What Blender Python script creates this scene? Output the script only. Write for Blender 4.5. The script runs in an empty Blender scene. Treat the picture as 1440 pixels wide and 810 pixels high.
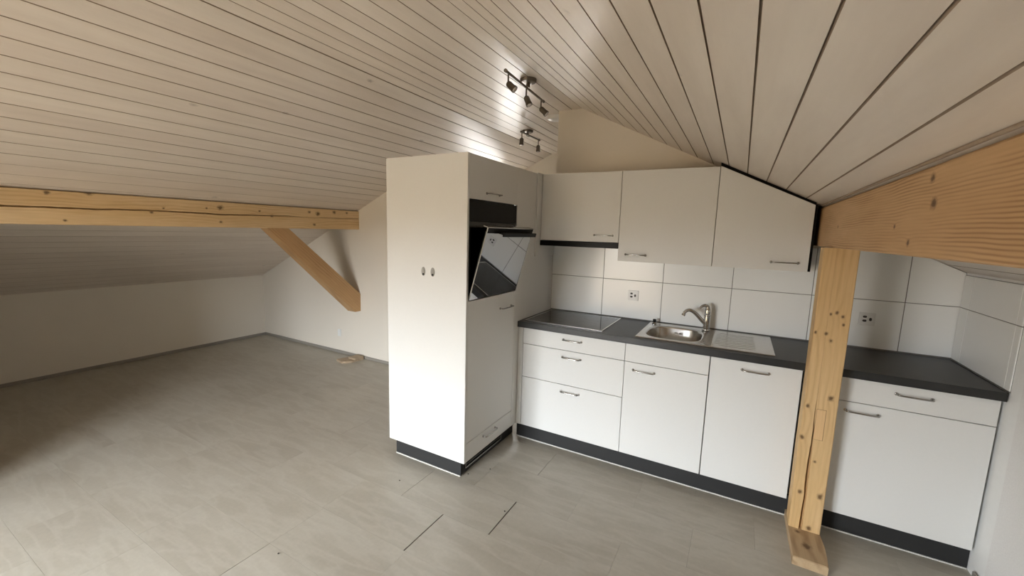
import bpy, bmesh, math, random
from mathutils import Vector, Matrix, noise
random.seed(7)
SC = bpy.context.scene
COL = SC.collection
pi = math.pi

# ------------------------------------------------------------------ helpers
def s2l(c):
    return tuple(((v/12.92) if v <= .04045 else ((v+.055)/1.055)**2.4) for v in c)
def rgb(r, g, b): return s2l((r/255, g/255, b/255))

def tag(o, label=None, cat=None, group=None, kind=None):
    if label: o['label'] = label
    if cat: o['category'] = cat
    if group: o['group'] = group
    if kind: o['kind'] = kind
    return o
def empty(name, loc, label, cat, group=None):
    o = bpy.data.objects.new(name, None); COL.objects.link(o)
    o.location = loc; o.empty_display_size = .1
    return tag(o, label, cat, group)
def wloc(o):
    v = Vector((0, 0, 0))
    while o is not None:
        v += o.location; o = o.parent
    return v
def obj(name, bm, mat, parent=None, base=None, smooth=False, ang=40):
    """bm is in world coordinates; the object gets its origin at base (or at its parent's)."""
    b = Vector(base) if base is not None else (wloc(parent) if parent else Vector((0, 0, 0)))
    bmesh.ops.translate(bm, verts=bm.verts, vec=-b)
    bmesh.ops.recalc_face_normals(bm, faces=bm.faces)
    me = bpy.data.meshes.new(name); bm.to_mesh(me); bm.free()
    mats = mat if isinstance(mat, (list, tuple)) else [mat]
    for m in mats: me.materials.append(m)
    if smooth:
        for p in me.polygons: p.use_smooth = True
        try: me.set_sharp_from_angle(angle=math.radians(ang))
        except Exception: pass
    o = bpy.data.objects.new(name, me); COL.objects.link(o)
    if parent:
        o.parent = parent; o.location = b - wloc(parent)
    else: o.location = b
    return o
def B(): return bmesh.new()
def box(bm, x0, x1, y0, y1, z0, z1, bev=0, mi=0, seg=1):
    if x0 > x1: x0, x1 = x1, x0
    if y0 > y1: y0, y1 = y1, y0
    if z0 > z1: z0, z1 = z1, z0
    M = Matrix.Translation(((x0+x1)/2, (y0+y1)/2, (z0+z1)/2)) @ Matrix.Diagonal((x1-x0, y1-y0, z1-z0, 1))
    r = bmesh.ops.create_cube(bm, size=1, matrix=M)
    fs = set(f for v in r['verts'] for f in v.link_faces)
    for f in fs: f.material_index = mi
    if bev:
        es = list(set(e for v in r['verts'] for e in v.link_edges))
        rr = bmesh.ops.bevel(bm, geom=es, offset=bev, segments=seg, affect='EDGES', profile=.5)
        for f in rr['faces']: f.material_index = mi
    return bm
def prism(bm, poly, fn0, fn1, mi=0):
    """poly list of 2d pts; fn0/fn1 map (a,b)->world for the two caps"""
    a = [bm.verts.new(fn0(*p)) for p in poly]; b = [bm.verts.new(fn1(*p)) for p in poly]
    n = len(poly); fs = [bm.faces.new(a), bm.faces.new(b[::-1])]
    for i in range(n): fs.append(bm.faces.new((a[i], b[i], b[(i+1) % n], a[(i+1) % n])))
    for f in fs: f.material_index = mi
def prism_y(bm, poly, y0, y1, mi=0):
    prism(bm, poly, lambda a, b: (a, y0, b), lambda a, b: (a, y1, b), mi)
def tube(bm, pts, r, n=12, cap=True, mi=0, squash=None):
    pts = [Vector(p) for p in pts]; rs = r if isinstance(r, (list, tuple)) else [r]*len(pts)
    rings = []; up = None
    for i, p in enumerate(pts):
        d = (pts[min(i+1, len(pts)-1)] - pts[max(i-1, 0)]).normalized()
        if up is None:
            up = d.orthogonal().normalized()
        else:
            up = (up - d*up.dot(d)).normalized()
        s = d.cross(up)
        rings.append([bm.verts.new(p + (up*math.cos(2*pi*k/n) + s*math.sin(2*pi*k/n))*rs[i]) for k in range(n)])
    for a, b in zip(rings, rings[1:]):
        for k in range(n):
            f = bm.faces.new((a[k], a[(k+1) % n], b[(k+1) % n], b[k])); f.material_index = mi
    if cap:
        bm.faces.new(rings[0][::-1]).material_index = mi; bm.faces.new(rings[-1]).material_index = mi
def spline(pts, n=8):
    pts = [Vector(p) for p in pts]; P = [2*pts[0]-pts[1]] + pts + [2*pts[-1]-pts[-2]]; out = []
    for i in range(1, len(P)-2):
        for k in range(n):
            t = k/n; a, b, c, d = P[i-1], P[i], P[i+1], P[i+2]
            out.append(.5*((2*b) + (c-a)*t + (2*a-5*b+4*c-d)*t*t + (3*b-3*c+d-a)*t**3))
    out.append(pts[-1]); return out
def lathe(bm, prof, c, axis=(0, 0, 1), n=28, mi=0):
    """prof: (radius, height along axis)"""
    ax = Vector(axis).normalized(); u = ax.orthogonal().normalized(); v = ax.cross(u); c = Vector(c)
    rings = []
    for r, h in prof:
        if r < 1e-6: rings.append([bm.verts.new(c+ax*h)])
        else: rings.append([bm.verts.new(c + ax*h + (u*math.cos(2*pi*k/n)+v*math.sin(2*pi*k/n))*r) for k in range(n)])
    for a, b in zip(rings, rings[1:]):
        for k in range(n):
            k2 = (k+1) % n
            if len(a) == 1 and len(b) == 1: continue
            if len(a) == 1: f = bm.faces.new((a[0], b[k2], b[k]))
            elif len(b) == 1: f = bm.faces.new((a[k], a[k2], b[0]))
            else: f = bm.faces.new((a[k], a[k2], b[k2], b[k]))
            f.material_index = mi

# ------------------------------------------------------------------ materials
def nt(name):
    m = bpy.data.materials.new(name); m.use_nodes = True
    t = m.node_tree; return m, t, t.nodes, t.links, t.nodes['Principled BSDF']
def mat(name, col, rough=.5, metal=0, spec=.5, noise_amt=0, nscale=40, bump=0, bscale=200, stretch=(1, 1, 1), coat=0):
    m, t, N, L, P = nt(name)
    P.inputs['Base Color'].default_value = (*col, 1); P.inputs['Roughness'].default_value = rough
    P.inputs['Metallic'].default_value = metal; P.inputs['Specular IOR Level'].default_value = spec
    P.inputs['Coat Weight'].default_value = coat
    tc = N.new('ShaderNodeTexCoord'); mp = N.new('ShaderNodeMapping'); mp.inputs['Scale'].default_value = stretch
    L.new(tc.outputs['Object'], mp.inputs['Vector'])
    nz = N.new('ShaderNodeTexNoise'); nz.inputs['Scale'].default_value = nscale; nz.inputs['Detail'].default_value = 4
    L.new(mp.outputs[0], nz.inputs['Vector'])
    mx = N.new('ShaderNodeMix'); mx.data_type = 'RGBA'
    k = max(noise_amt, .01)
    mx.inputs['A'].default_value = (*[min(1, c*(1-k)) for c in col], 1); mx.inputs['B'].default_value = (*[min(1, c*(1+k)) for c in col], 1)
    L.new(nz.outputs['Fac'], mx.inputs['Factor']); L.new(mx.outputs['Result'], P.inputs['Base Color'])
    if bump:
        n2 = N.new('ShaderNodeTexNoise'); n2.inputs['Scale'].default_value = bscale; n2.inputs['Detail'].default_value = 3
        L.new(mp.outputs[0], n2.inputs['Vector'])
        bp = N.new('ShaderNodeBump'); bp.inputs['Strength'].default_value = bump; bp.inputs['Distance'].default_value = .002
        L.new(n2.outputs['Fac'], bp.inputs['Height']); L.new(bp.outputs[0], P.inputs['Normal'])
    return m
def ramp(N, stops):
    r = N.new('ShaderNodeValToRGB'); e = r.color_ramp.elements
    while len(e) < len(stops): e.new(.5)
    for i, (p, c) in enumerate(stops): e[i].position = p; e[i].color = (*c, 1)
    return r
def wood(name, axis, base, light, dark, knots=(), freq=55, contrast=.5, fronts=(0, 2), seed=0, rough=.6, gs=7, gd=22):
    """axis: index of the long axis; knots: (x,y,z,r) in object space"""
    m, t, N, L, P = nt(name)
    P.inputs['Roughness'].default_value = rough; P.inputs['Specular IOR Level'].default_value = .3
    tc = N.new('ShaderNodeTexCoord')
    def mp(sc, loc=(0, 0, 0)):
        q = N.new('ShaderNodeMapping'); q.inputs['Scale'].default_value = sc; q.inputs['Location'].default_value = loc
        L.new(tc.outputs['Object'], q.inputs['Vector']); return q
    sA = [1, 1, 1]; sA[axis] = .07
    # knots: distances
    kd = None; kinfl = None
    for (kx, ky, kz, kr) in knots:
        v = N.new('ShaderNodeVectorMath'); v.operation = 'SUBTRACT'
        L.new(tc.outputs['Object'], v.inputs[0]); v.inputs[1].default_value = (kx, ky, kz)
        w = N.new('ShaderNodeVectorMath'); w.operation = 'MULTIPLY'
        sc = [1/kr]*3
        sc[axis] *= .8
        w.inputs[1].default_value = sc; L.new(v.outputs[0], w.inputs[0])
        ln = N.new('ShaderNodeVectorMath'); ln.operation = 'LENGTH'; L.new(w.outputs[0], ln.inputs[0])
        if kd is None: kd = ln.outputs['Value']
        else:
            mn = N.new('ShaderNodeMath'); mn.operation = 'MINIMUM'
            L.new(kd, mn.inputs[0]); L.new(ln.outputs['Value'], mn.inputs[1]); kd = mn.outputs[0]
    # grain
    nz = N.new('ShaderNodeTexNoise'); nz.inputs['Scale'].default_value = gs; nz.inputs['Detail'].default_value = 3
    sB = [1, 1, 1]; sB[axis] = .22
    L.new(mp(sB, (seed, seed*.7, seed*.3)).outputs[0], nz.inputs['Vector'])
    sub = N.new('ShaderNodeMath'); sub.operation = 'MULTIPLY'; L.new(nz.outputs['Fac'], sub.inputs[0]); sub.inputs[1].default_value = gd
    sep = N.new('ShaderNodeSeparateXYZ'); L.new(tc.outputs['Object'], sep.inputs[0])
    ad = N.new('ShaderNodeMath'); ad.operation = 'ADD'
    a, b = fronts
    L.new(sep.outputs[a], ad.inputs[0]); L.new(sep.outputs[b], ad.inputs[1])
    ml = N.new('ShaderNodeMath'); ml.operation = 'MULTIPLY_ADD'; ml.inputs[1].default_value = freq*3
    L.new(ad.outputs[0], ml.inputs[0]); L.new(sub.outputs[0], ml.inputs[2])
    last = ml.outputs[0]
    if kd is not None:
        # push the rings around the knots
        inv = N.new('ShaderNodeMath'); inv.operation = 'DIVIDE'; inv.inputs[0].default_value = 9
        a2 = N.new('ShaderNodeMath'); a2.operation = 'ADD'; a2.inputs[1].default_value = 1.0; L.new(kd, a2.inputs[0]); L.new(a2.outputs[0], inv.inputs[1])
        a3 = N.new('ShaderNodeMath'); a3.operation = 'ADD'; L.new(last, a3.inputs[0]); L.new(inv.outputs[0], a3.inputs[1]); last = a3.outputs[0]
    sn = N.new('ShaderNodeMath'); sn.operation = 'SINE'; L.new(last, sn.inputs[0])
    mr = N.new('ShaderNodeMapRange'); L.new(sn.outputs[0], mr.inputs['Value']); mr.inputs['From Min'].default_value = -1
    pw = N.new('ShaderNodeMath'); pw.operation = 'POWER'; pw.inputs[1].default_value = 2.2; L.new(mr.outputs[0], pw.inputs[0])
    vn = N.new('ShaderNodeTexNoise'); vn.inputs['Scale'].default_value = 11; vn.inputs['Detail'].default_value = 2
    L.new(mp([.18 if i == axis else 1 for i in range(3)], (7, seed, 5)).outputs[0], vn.inputs['Vector'])
    vr = N.new('ShaderNodeMapRange'); vr.inputs['From Min'].default_value = .38; vr.inputs['From Max'].default_value = .62; vr.inputs['To Min'].default_value = .1*contrast; vr.inputs['To Max'].default_value = 1.25*contrast
    L.new(vn.outputs['Fac'], vr.inputs['Value'])
    cm = N.new('ShaderNodeMath'); cm.operation = 'MULTIPLY'; L.new(vr.outputs[0], cm.inputs[1]); L.new(pw.outputs[0], cm.inputs[0])
    big = N.new('ShaderNodeTexNoise'); big.inputs['Scale'].default_value = 5; big.inputs['Detail'].default_value = 5
    L.new(mp([.25 if i == axis else 1 for i in range(3)], (3+seed, 1, 2)).outputs[0], big.inputs['Vector'])
    m0 = N.new('ShaderNodeMix'); m0.data_type = 'RGBA'; m0.inputs['A'].default_value = (*base, 1); m0.inputs['B'].default_value = (*light, 1)
    rr = N.new('ShaderNodeMapRange'); rr.inputs['From Min'].default_value = .35; rr.inputs['From Max'].default_value = .65
    L.new(big.outputs['Fac'], rr.inputs['Value']); L.new(rr.outputs[0], m0.inputs['Factor'])
    m1 = N.new('ShaderNodeMix'); m1.data_type = 'RGBA'; m1.inputs['B'].default_value = (*dark, 1)
    L.new(m0.outputs['Result'], m1.inputs['A']); L.new(cm.outputs[0], m1.inputs['Factor'])
    # fine fibre
    fb = N.new('ShaderNodeTexNoise'); fb.inputs['Scale'].default_value = 140; fb.inputs['Detail'].default_value = 3
    L.new(mp([.05 if i == axis else 1 for i in range(3)]).outputs[0], fb.inputs['Vector'])
    m2 = N.new('ShaderNodeMix'); m2.data_type = 'RGBA'; m2.blend_type = 'MULTIPLY'; m2.inputs['Factor'].default_value = .35
    fr = ramp(N, [(.3, (.75, .72, .68)), (.7, (1, 1, 1))]); L.new(fb.outputs['Fac'], fr.inputs[0])
    L.new(m1.outputs['Result'], m2.inputs['A']); L.new(fr.outputs[0], m2.inputs['B'])
    out = m2.outputs['Result']
    if kd is not None:
        kn = N.new('ShaderNodeTexNoise'); kn.inputs['Scale'].default_value = 60; L.new(tc.outputs['Object'], kn.inputs['Vector'])
        ks = N.new('ShaderNodeMath'); ks.operation = 'MULTIPLY_ADD'; ks.inputs[1].default_value = 1.1; ks.inputs[2].default_value = -.5
        L.new(kn.outputs['Fac'], ks.inputs[0])
        k2 = N.new('ShaderNodeMath'); k2.operation = 'ADD'; L.new(kd, k2.inputs[0]); L.new(ks.outputs[0], k2.inputs[1])
        kr_ = ramp(N, [(.0, (.9, .9, .9)), (.34, (.75, .75, .75)), (.5, (.35, .35, .35)), (.85, (0, 0, 0))])
        hf = N.new('ShaderNodeMath'); hf.operation = 'MULTIPLY'; hf.inputs[1].default_value = .6; L.new(k2.outputs[0], hf.inputs[0])
        L.new(hf.outputs[0], kr_.inputs[0])
        m3 = N.new('ShaderNodeMix'); m3.data_type = 'RGBA'; m3.inputs['B'].default_value = (*rgb(72, 44, 22), 1)
        L.new(out, m3.inputs['A']); L.new(kr_.outputs[0], m3.inputs['Factor']); out = m3.outputs['Result']
    L.new(out, P.inputs['Base Color'])
    bp = N.new('ShaderNodeBump'); bp.inputs['Strength'].default_value = .15; bp.inputs['Distance'].default_value = .002
    L.new(fb.outputs['Fac'], bp.inputs['Height']); L.new(bp.outputs[0], P.inputs['Normal'])
    return m

M_front = mat('laminate_front', (.74, .735, .71), .5, spec=.3, bump=.10, bscale=300, noise_amt=.015, nscale=90)
M_carc = mat('laminate_carcass', (.68, .675, .65), .5, noise_amt=.01)
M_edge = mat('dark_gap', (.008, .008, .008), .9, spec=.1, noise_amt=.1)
M_work = mat('worktop_anthracite', (.020, .020, .0195), .42, noise_amt=.35, nscale=14, bump=.12, bscale=120)
M_plinth = mat('plinth_anthracite', (.024, .024, .024), .6, spec=.35, noise_amt=.08)
M_steel = mat('brushed_steel', (.60, .59, .57), .24, 1, noise_amt=.05, nscale=60, stretch=(.1, 1, 1))
M_chrome = mat('chrome', (.62, .62, .61), .08, 1)
M_nickel = mat('satin_nickel', (.19, .165, .135), .38, 1, noise_amt=.03)
M_handle = mat('handle_metal', (.42, .41, .39), .24, 1, noise_amt=.03)
M_panelglass = mat('panel_glass', (.003, .003, .003), .35, spec=.12)
M_blackglass = mat('black_glass', (.004, .004, .004), .05, spec=.3, noise_amt=.01)
M_doorglass = mat('mirror_glass', (.012, .013, .015), .02, spec=1.0, coat=1.0, noise_amt=.01)
M_doorglass.node_tree.nodes['Principled BSDF'].inputs['IOR'].default_value = 2.6
M_enamel = mat('black_enamel', (.012, .012, .012), .25, noise_amt=.1)
M_blackpl = mat('black_plastic', (.008, .008, .008), .5, spec=.2, noise_amt=.1)
M_tile = mat('white_tile', (.93, .935, .91), .22, noise_amt=.012, nscale=5)
M_grout = mat('grey_grout', (.20, .19, .175), .8, noise_amt=.1)
M_wall = mat('cream_paint', (.80, .745, .655), .8, bump=.25, bscale=90, noise_amt=.02, nscale=3)
M_plaster = mat('rough_plaster', (.86, .85, .83), .85, bump=1.0, bscale=110, noise_amt=.08, nscale=140)
M_strip = mat('smooth_plaster', (.90, .90, .88), .7, bump=.3, bscale=60, noise_amt=.03)
M_outlet = mat('white_plastic', (.82, .82, .80), .3, noise_amt=.01)
M_base = mat('grey_skirting', (.30, .275, .24), .5, noise_amt=.08)
M_seal = mat('white_sealant', (.75, .74, .70), .5, noise_amt=.02)
M_crumb = mat('dark_crumb', (.03, .025, .02), .8, noise_amt=.3)
M_lens = mat('frosted_lens', (.55, .53, .50), .15, spec=.8, noise_amt=.02)
M_frame = mat('window_frame_white', (.75, .75, .74), .4, noise_amt=.01)

# pane: mostly see-through glass
def pane_mat():
    m, t, N, L, P = nt('window_glass')
    N.remove(P); out = N['Material Output']
    tr = N.new('ShaderNodeBsdfTransparent'); gl = N.new('ShaderNodeBsdfGlossy'); gl.inputs['Roughness'].default_value = .02
    fr = N.new('ShaderNodeFresnel'); fr.inputs['IOR'].default_value = 1.3
    mx = N.new('ShaderNodeMixShader'); L.new(fr.outputs[0], mx.inputs[0]); L.new(tr.outputs[0], mx.inputs[1]); L.new(gl.outputs[0], mx.inputs[2])
    L.new(mx.outputs[0], out.inputs['Surface']); return m
M_pane = pane_mat()

# ceiling planks: white glazed spruce, colour shifted per plank through a face attribute
def ceiling_mat():
    m, t, N, L, P = nt('glazed_planks')
    P.inputs['Roughness'].default_value = .29; P.inputs['Specular IOR Level'].default_value = .5
    tc = N.new('ShaderNodeTexCoord'); at = N.new('ShaderNodeAttribute'); at.attribute_name = 'plank'
    mp = N.new('ShaderNodeMapping'); mp.inputs['Scale'].default_value = (1, .12, 1); L.new(tc.outputs['Object'], mp.inputs['Vector'])
    nz = N.new('ShaderNodeTexNoise'); nz.noise_dimensions = '4D'; nz.inputs['Scale'].default_value = 14; nz.inputs['Detail'].default_value = 6; nz.inputs['Roughness'].default_value = .6
    L.new(mp.outputs[0], nz.inputs['Vector'])
    mu = N.new('ShaderNodeMath'); mu.operation = 'MULTIPLY'; mu.inputs[1].default_value = 30; L.new(at.outputs['Fac'], mu.inputs[0]); L.new(mu.outputs[0], nz.inputs['W'])
    r = ramp(N, [(.25, CE0), (.75, CE1)]); L.new(nz.outputs['Fac'], r.inputs[0])
    r2 = ramp(N, [(0, (.94, .925, .92)), (1, (1, 1, 1))]); L.new(at.outputs['Fac'], r2.inputs[0])
    mx = N.new('ShaderNodeMix'); mx.data_type = 'RGBA'; mx.blend_type = 'MULTIPLY'; mx.inputs['Factor'].default_value = 1
    L.new(r.outputs[0], mx.inputs['A']); L.new(r2.outputs[0], mx.inputs['B'])
    # knots
    mk = N.new('ShaderNodeMapping'); mk.inputs['Scale'].default_value = (1, .55, 1); L.new(tc.outputs['Object'], mk.inputs['Vector'])
    vo = N.new('ShaderNodeTexVoronoi'); vo.inputs['Scale'].default_value = 3.6; vo.inputs['Randomness'].default_value = 1; L.new(mk.outputs[0], vo.inputs['Vector'])
    kn = N.new('ShaderNodeTexNoise'); kn.inputs['Scale'].default_value = 60; L.new(tc.outputs['Object'], kn.inputs['Vector'])
    ka = N.new('ShaderNodeMath'); ka.operation = 'MULTIPLY_ADD'; ka.inputs[1].default_value = .06; L.new(kn.outputs['Fac'], ka.inputs[0]); L.new(vo.outputs['Distance'], ka.inputs[2])
    kr = ramp(N, [(.045, (.42, .42, .42)), (.09, (0, 0, 0))]); L.new(ka.outputs[0], kr.inputs[0])
    m3 = N.new('ShaderNodeMix'); m3.data_type = 'RGBA'; m3.inputs['B'].default_value = (*rgb(105, 90, 80), 1)
    L.new(mx.outputs['Result'], m3.inputs['A']); L.new(kr.outputs[0], m3.inputs['Factor'])
    L.new(m3.outputs['Result'], P.inputs['Base Color'])
    # saw-rough texture
    b = N.new('ShaderNodeTexNoise'); b.inputs['Scale'].default_value = 70; b.inputs['Detail'].default_value = 4
    mb = N.new('ShaderNodeMapping'); mb.inputs['Scale'].default_value = (1, .5, 1); L.new(tc.outputs['Object'], mb.inputs['Vector']); L.new(mb.outputs[0], b.inputs['Vector'])
    bp = N.new('ShaderNodeBump'); bp.inputs['Strength'].default_value = .35; bp.inputs['Distance'].default_value = .002
    L.new(b.outputs['Fac'], bp.inputs['Height']); L.new(bp.outputs[0], P.inputs['Normal'])
    return m
CE0 = (.70, .615, .53); CE1 = (.83, .75, .66)
M_ceil = ceiling_mat()
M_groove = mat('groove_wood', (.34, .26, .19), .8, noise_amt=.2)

def floor_mat():
    m, t, N, L, P = nt('vinyl_stone')
    P.inputs['Roughness'].default_value = .38; P.inputs['Specular IOR Level'].default_value = .45
    tc = N.new('ShaderNodeTexCoord'); at = N.new('ShaderNodeAttribute'); at.attribute_name = 'plank'
    mu = N.new('ShaderNodeMath'); mu.operation = 'MULTIPLY'; mu.inputs[1].default_value = 3; L.new(at.outputs['Fac'], mu.inputs[0])
    def nz(sc, s, det=5, dist=0, rot=0):
        mp = N.new('ShaderNodeMapping'); mp.inputs['Scale'].default_value = s; mp.inputs['Rotation'].default_value = (0, 0, rot)
        L.new(tc.outputs['Object'], mp.inputs['Vector'])
        n = N.new('ShaderNodeTexNoise'); n.noise_dimensions = '4D'; n.inputs['Scale'].default_value = sc; n.inputs['Detail'].default_value = det; n.inputs['Distortion'].default_value = dist
        L.new(mp.outputs[0], n.inputs['Vector']); L.new(mu.outputs[0], n.inputs['W']); return n
    n1 = nz(4.2, (.30, 1, 1), 7, .5, -.08); n2 = nz(13, (.22, 1, 1), 7, .25, -.10); n3 = nz(55, (1, 1, 1), 4)
    r1 = ramp(N, [(.3, FL0), (.5, FL1), (.7, FL2)]); L.new(n1.outputs['Fac'], r1.inputs[0])
    r2 = ramp(N, [(.40, (0, 0, 0)), (.49, (.34, .34, .34)), (.58, (0, 0, 0))]); L.new(n2.outputs['Fac'], r2.inputs[0])
    m1 = N.new('ShaderNodeMix'); m1.data_type = 'RGBA'; m1.inputs['B'].default_value = (*FL3, 1)
    L.new(r1.outputs[0], m1.inputs['A']); L.new(r2.outputs[0], m1.inputs['Factor'])
    m2 = N.new('ShaderNodeMix'); m2.data_type = 'RGBA'; m2.blend_type = 'MULTIPLY'; m2.inputs['Factor'].default_value = .3
    r3 = ramp(N, [(.3, (.8, .8, .8)), (.7, (1, 1, 1))]); L.new(n3.outputs['Fac'], r3.inputs[0])
    L.new(m1.outputs['Result'], m2.inputs['A']); L.new(r3.outputs[0], m2.inputs['B'])
    L.new(m2.outputs['Result'], P.inputs['Base Color'])
    bp = N.new('ShaderNodeBump'); bp.inputs['Strength'].default_value = .1; bp.inputs['Distance'].default_value = .001
    L.new(n3.outputs['Fac'], bp.inputs['Height']); L.new(bp.outputs[0], P.inputs['Normal'])
    return m
FL0 = (.405, .37, .307); FL1 = (.445, .415, .35); FL2 = (.485, .458, .395); FL3 = (.56, .54, .475)
M_floor = floor_mat()
M_floorgap = mat('floor_gap', (.10, .085, .07), .9, noise_amt=.1)

# ------------------------------------------------------------------ room numbers
XL, XR = -4.39, 2.439          # knee walls
YG, YF, YN = .134, 1.63, -4.75  # gable left of kitchen, far gable of the passage, gable behind the camera
YP = .006                      # painted face of the kitchen partition (tiles stand 6 mm proud)
XPL = -1.7                     # left side of passage
def zc(x):
    if x < -.775: return .84+.455*(x+4.39)
    if x <= .19: return 2.487
    return 2.397-.49*(x-.372)

# ---- floor: individual vinyl tiles 0.6 x 0.3 over a dark bed, one mesh
bm = B(); lay = bm.faces.layers.float.new('plank')
def fbox(x0, x1, y0, y1, val):
    n0 = len(bm.faces); box(bm, x0, x1, y0, y1, -.004, 0)
    bm.faces.ensure_lookup_table()
    for f in bm.faces[n0:]: f[lay] = val
rows = []
row_off = {-1.512: .362, -1.812: .07, -2.122: .083, -1.215: .068, -.915: .353, -.615: .05}
yb = -1.512 - .3*13
opens = [(.070, -1.812), (.362, -1.512)]
faint = [(-.517, -2.42), (-1.132, -1.215), (-.237, -1.512), (.355, -.915)]
k = 0
while yb < 1.7:
    key = min(row_off, key=lambda v: abs(v-yb))
    off = row_off[key] if abs(key-yb) < .05 else random.choice([.07, .27, .47, .17])
    if abs(yb+2.412) < .05: off = .083
    x = off - .6*9
    while x < 2.6:
        gl = .0004; gr = .0004
        for lst, gp in ((opens, .0032), (faint, .0012)):
            for (gx, gy) in lst:
                if abs(gy-yb) < .06:
                    if abs(gx-x) < .03: gl = gp
                    if abs(gx-(x+.6)) < .03: gr = gp
        gy0 = .0003
        a, b_ = max(x+gl, XL-.05), min(x+.6-gr, XR+.1)
        if b_ > a+.01: fbox(a, b_, yb+gy0, yb+.3-gy0, random.random())
        x += .6
    yb += .3; k += 1
n0 = len(bm.faces); box(bm, XL-.1, XR+.15, YN-.5, 1.9, -.05, -.004, mi=1)
tag(obj('floor', bm, [M_floor, M_floorgap]), kind='structure')

# ---- ceiling: grooved planks swept along y
seams = []
x = -.775
while x > XL: seams.append(x); x -= .1035
x = -.775+.1105
while x < .17: seams.append(x); x += .1105
seams.append(.19)
x = 1.349
while x < 2.5: seams.append(x); x += .1012
x = 1.349-.1025
while x > .24: seams.append(x); x -= .1025
seams = sorted(seams)
bm = B(); lay = bm.faces.layers.float.new('plank')
pts = [(XL-.03, zc(XL-.03), .5, 0)]; w = .0026
for s in seams:
    v = random.random(); w = .0026 if s > -2.2 else .0014
    pts += [(s-w, zc(s-w), v, 1), (s-w*.4, zc(s)+.007, v, 1), (s+w*.4, zc(s)+.007, v, 1), (s+w, zc(s+w), v, 0)]
pts.append((XR+.05, zc(XR+.05), .5, 0))
ys = [YN-.5, YF+.1]
A = [bm.verts.new((p[0], ys[0], p[1])) for p in pts]; Bv = [bm.verts.new((p[0], ys[1], p[1])) for p in pts]
for i in range(len(pts)-1):
    f = bm.faces.new((A[i], A[i+1], Bv[i+1], Bv[i])); f[lay] = pts[i][2]
    f.material_index = 1 if pts[i][3] else 0
xs = [XL-.03, -.775, .19, XR+.05]
T = [bm.verts.new((x, y, zc(x)+.06)) for y in ys for x in xs]
for i in range(3):
    bm.faces.new((T[i], T[i+1], T[i+5], T[i+4]))
bm.faces.new((A[0], Bv[0], T[4], T[0])); bm.faces.new((A[-1], T[3], T[7], Bv[-1]))
tag(obj('ceiling', bm, [M_ceil, M_groove]), kind='structure')

# ---- walls
def gable(name, y0, y1, x0, x1, opening=None, mtl=M_wall):
    bm = B(); br = sorted(set([x0, x1] + [v for v in (-.775, .19) if x0 < v < x1] + ([opening[0], opening[1]] if opening else [])))
    for a, b in zip(br, br[1:]):
        ta, tb = zc(a)+.02, zc(b)+.02
        if opening and a >= opening[0]-1e-6 and b <= opening[1]+1e-6:
            if opening[2] > 0: prism_y(bm, [(a, 0), (b, 0), (b, opening[2]), (a, opening[2])], y0, y1)
            prism_y(bm, [(a, opening[3]), (b, opening[3]), (b, tb), (a, ta)], y0, y1)
        else: prism_y(bm, [(a, 0), (b, 0), (b, tb), (a, ta)], y0, y1)
    return tag(obj(name, bm, mtl), kind='structure')
W1 = (-1.30, .04, .06, 1.68)      # glazed opening behind the camera
W2 = (-1.62, -1.16, 1.10, 2.02)      # window at the end of the passage
gable('wall_near', YN-.47, YN, XL-.03, XR+.05, W1)
gable('wall_gable', YG, YG+.12, XL-.03, XPL)
gable('wall_far', YF, YF+.15, XPL-.12, 1.4, W2)
gable('wall_kitchen', YP, YP+.11, 0, XR+.05)
bm = B(); box(bm, XL-.12, XL, YN-.47, YG+.12, 0, .87)
tag(obj('wall_left', bm, M_wall), kind='structure')
bm = B(); box(bm, XR, XR+.12, -.665, YP+.11, 0, 1.45)
tag(obj('wall_right', bm, M_strip), kind='structure')
bm = B(); box(bm, XR-.003, XR+.12, YN-.15, -.665, 0, 1.46, bev=.0015, seg=1)
tag(obj('wall_right_plaster', bm, M_plaster), kind='structure')
bm = B(); prism_y(bm, [(XL, 0), (-2.1, 0), (-2.1, zc(-2.1)+.02), (XL, zc(XL)+.02)], -3.17, -3.05)
prism_y(bm, [(-2.22, 0), (-2.1, 0), (-2.1, zc(-2.1)+.02), (-2.22, zc(-2.22)+.02)], YN, -3.17)
tag(obj('wall_partition', bm, M_wall), kind='structure')
bm = B(); box(bm, XPL-.12, XPL, YG+.12, YF, 0, 2.1)
tag(obj('wall_passage_left', bm, M_wall), kind='structure')
bm = B(); prism_y(bm, [(1.2, 0), (1.32, 0), (1.32, 2.0), (1.2, 2.02)], YP+.11, YF)
tag(obj('wall_passage_right', bm, M_wall), kind='structure')
# wall behind the tall cabinet, up to cabinet height
# skirtings
def skirt(name, x0, x1, y0, y1, h=.034):
    bm = B(); box(bm, x0, x1, y0, y1, 0, h, bev=.002); tag(obj(name, bm, M_base), kind='structure')
skirt('baseboard_left', XL, XL+.012, -3.038, YG-.012)
skirt('baseboard_gable', XL, XPL, YG-.012, YG)
skirt('baseboard_far', XPL, 1.2, YF-.012, YF)
skirt('baseboard_right', XR-.015, XR-.003, YN, -.60, .045)
skirt('baseboard_partition', XL+.012, -2.1, -3.05, -3.038)

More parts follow.
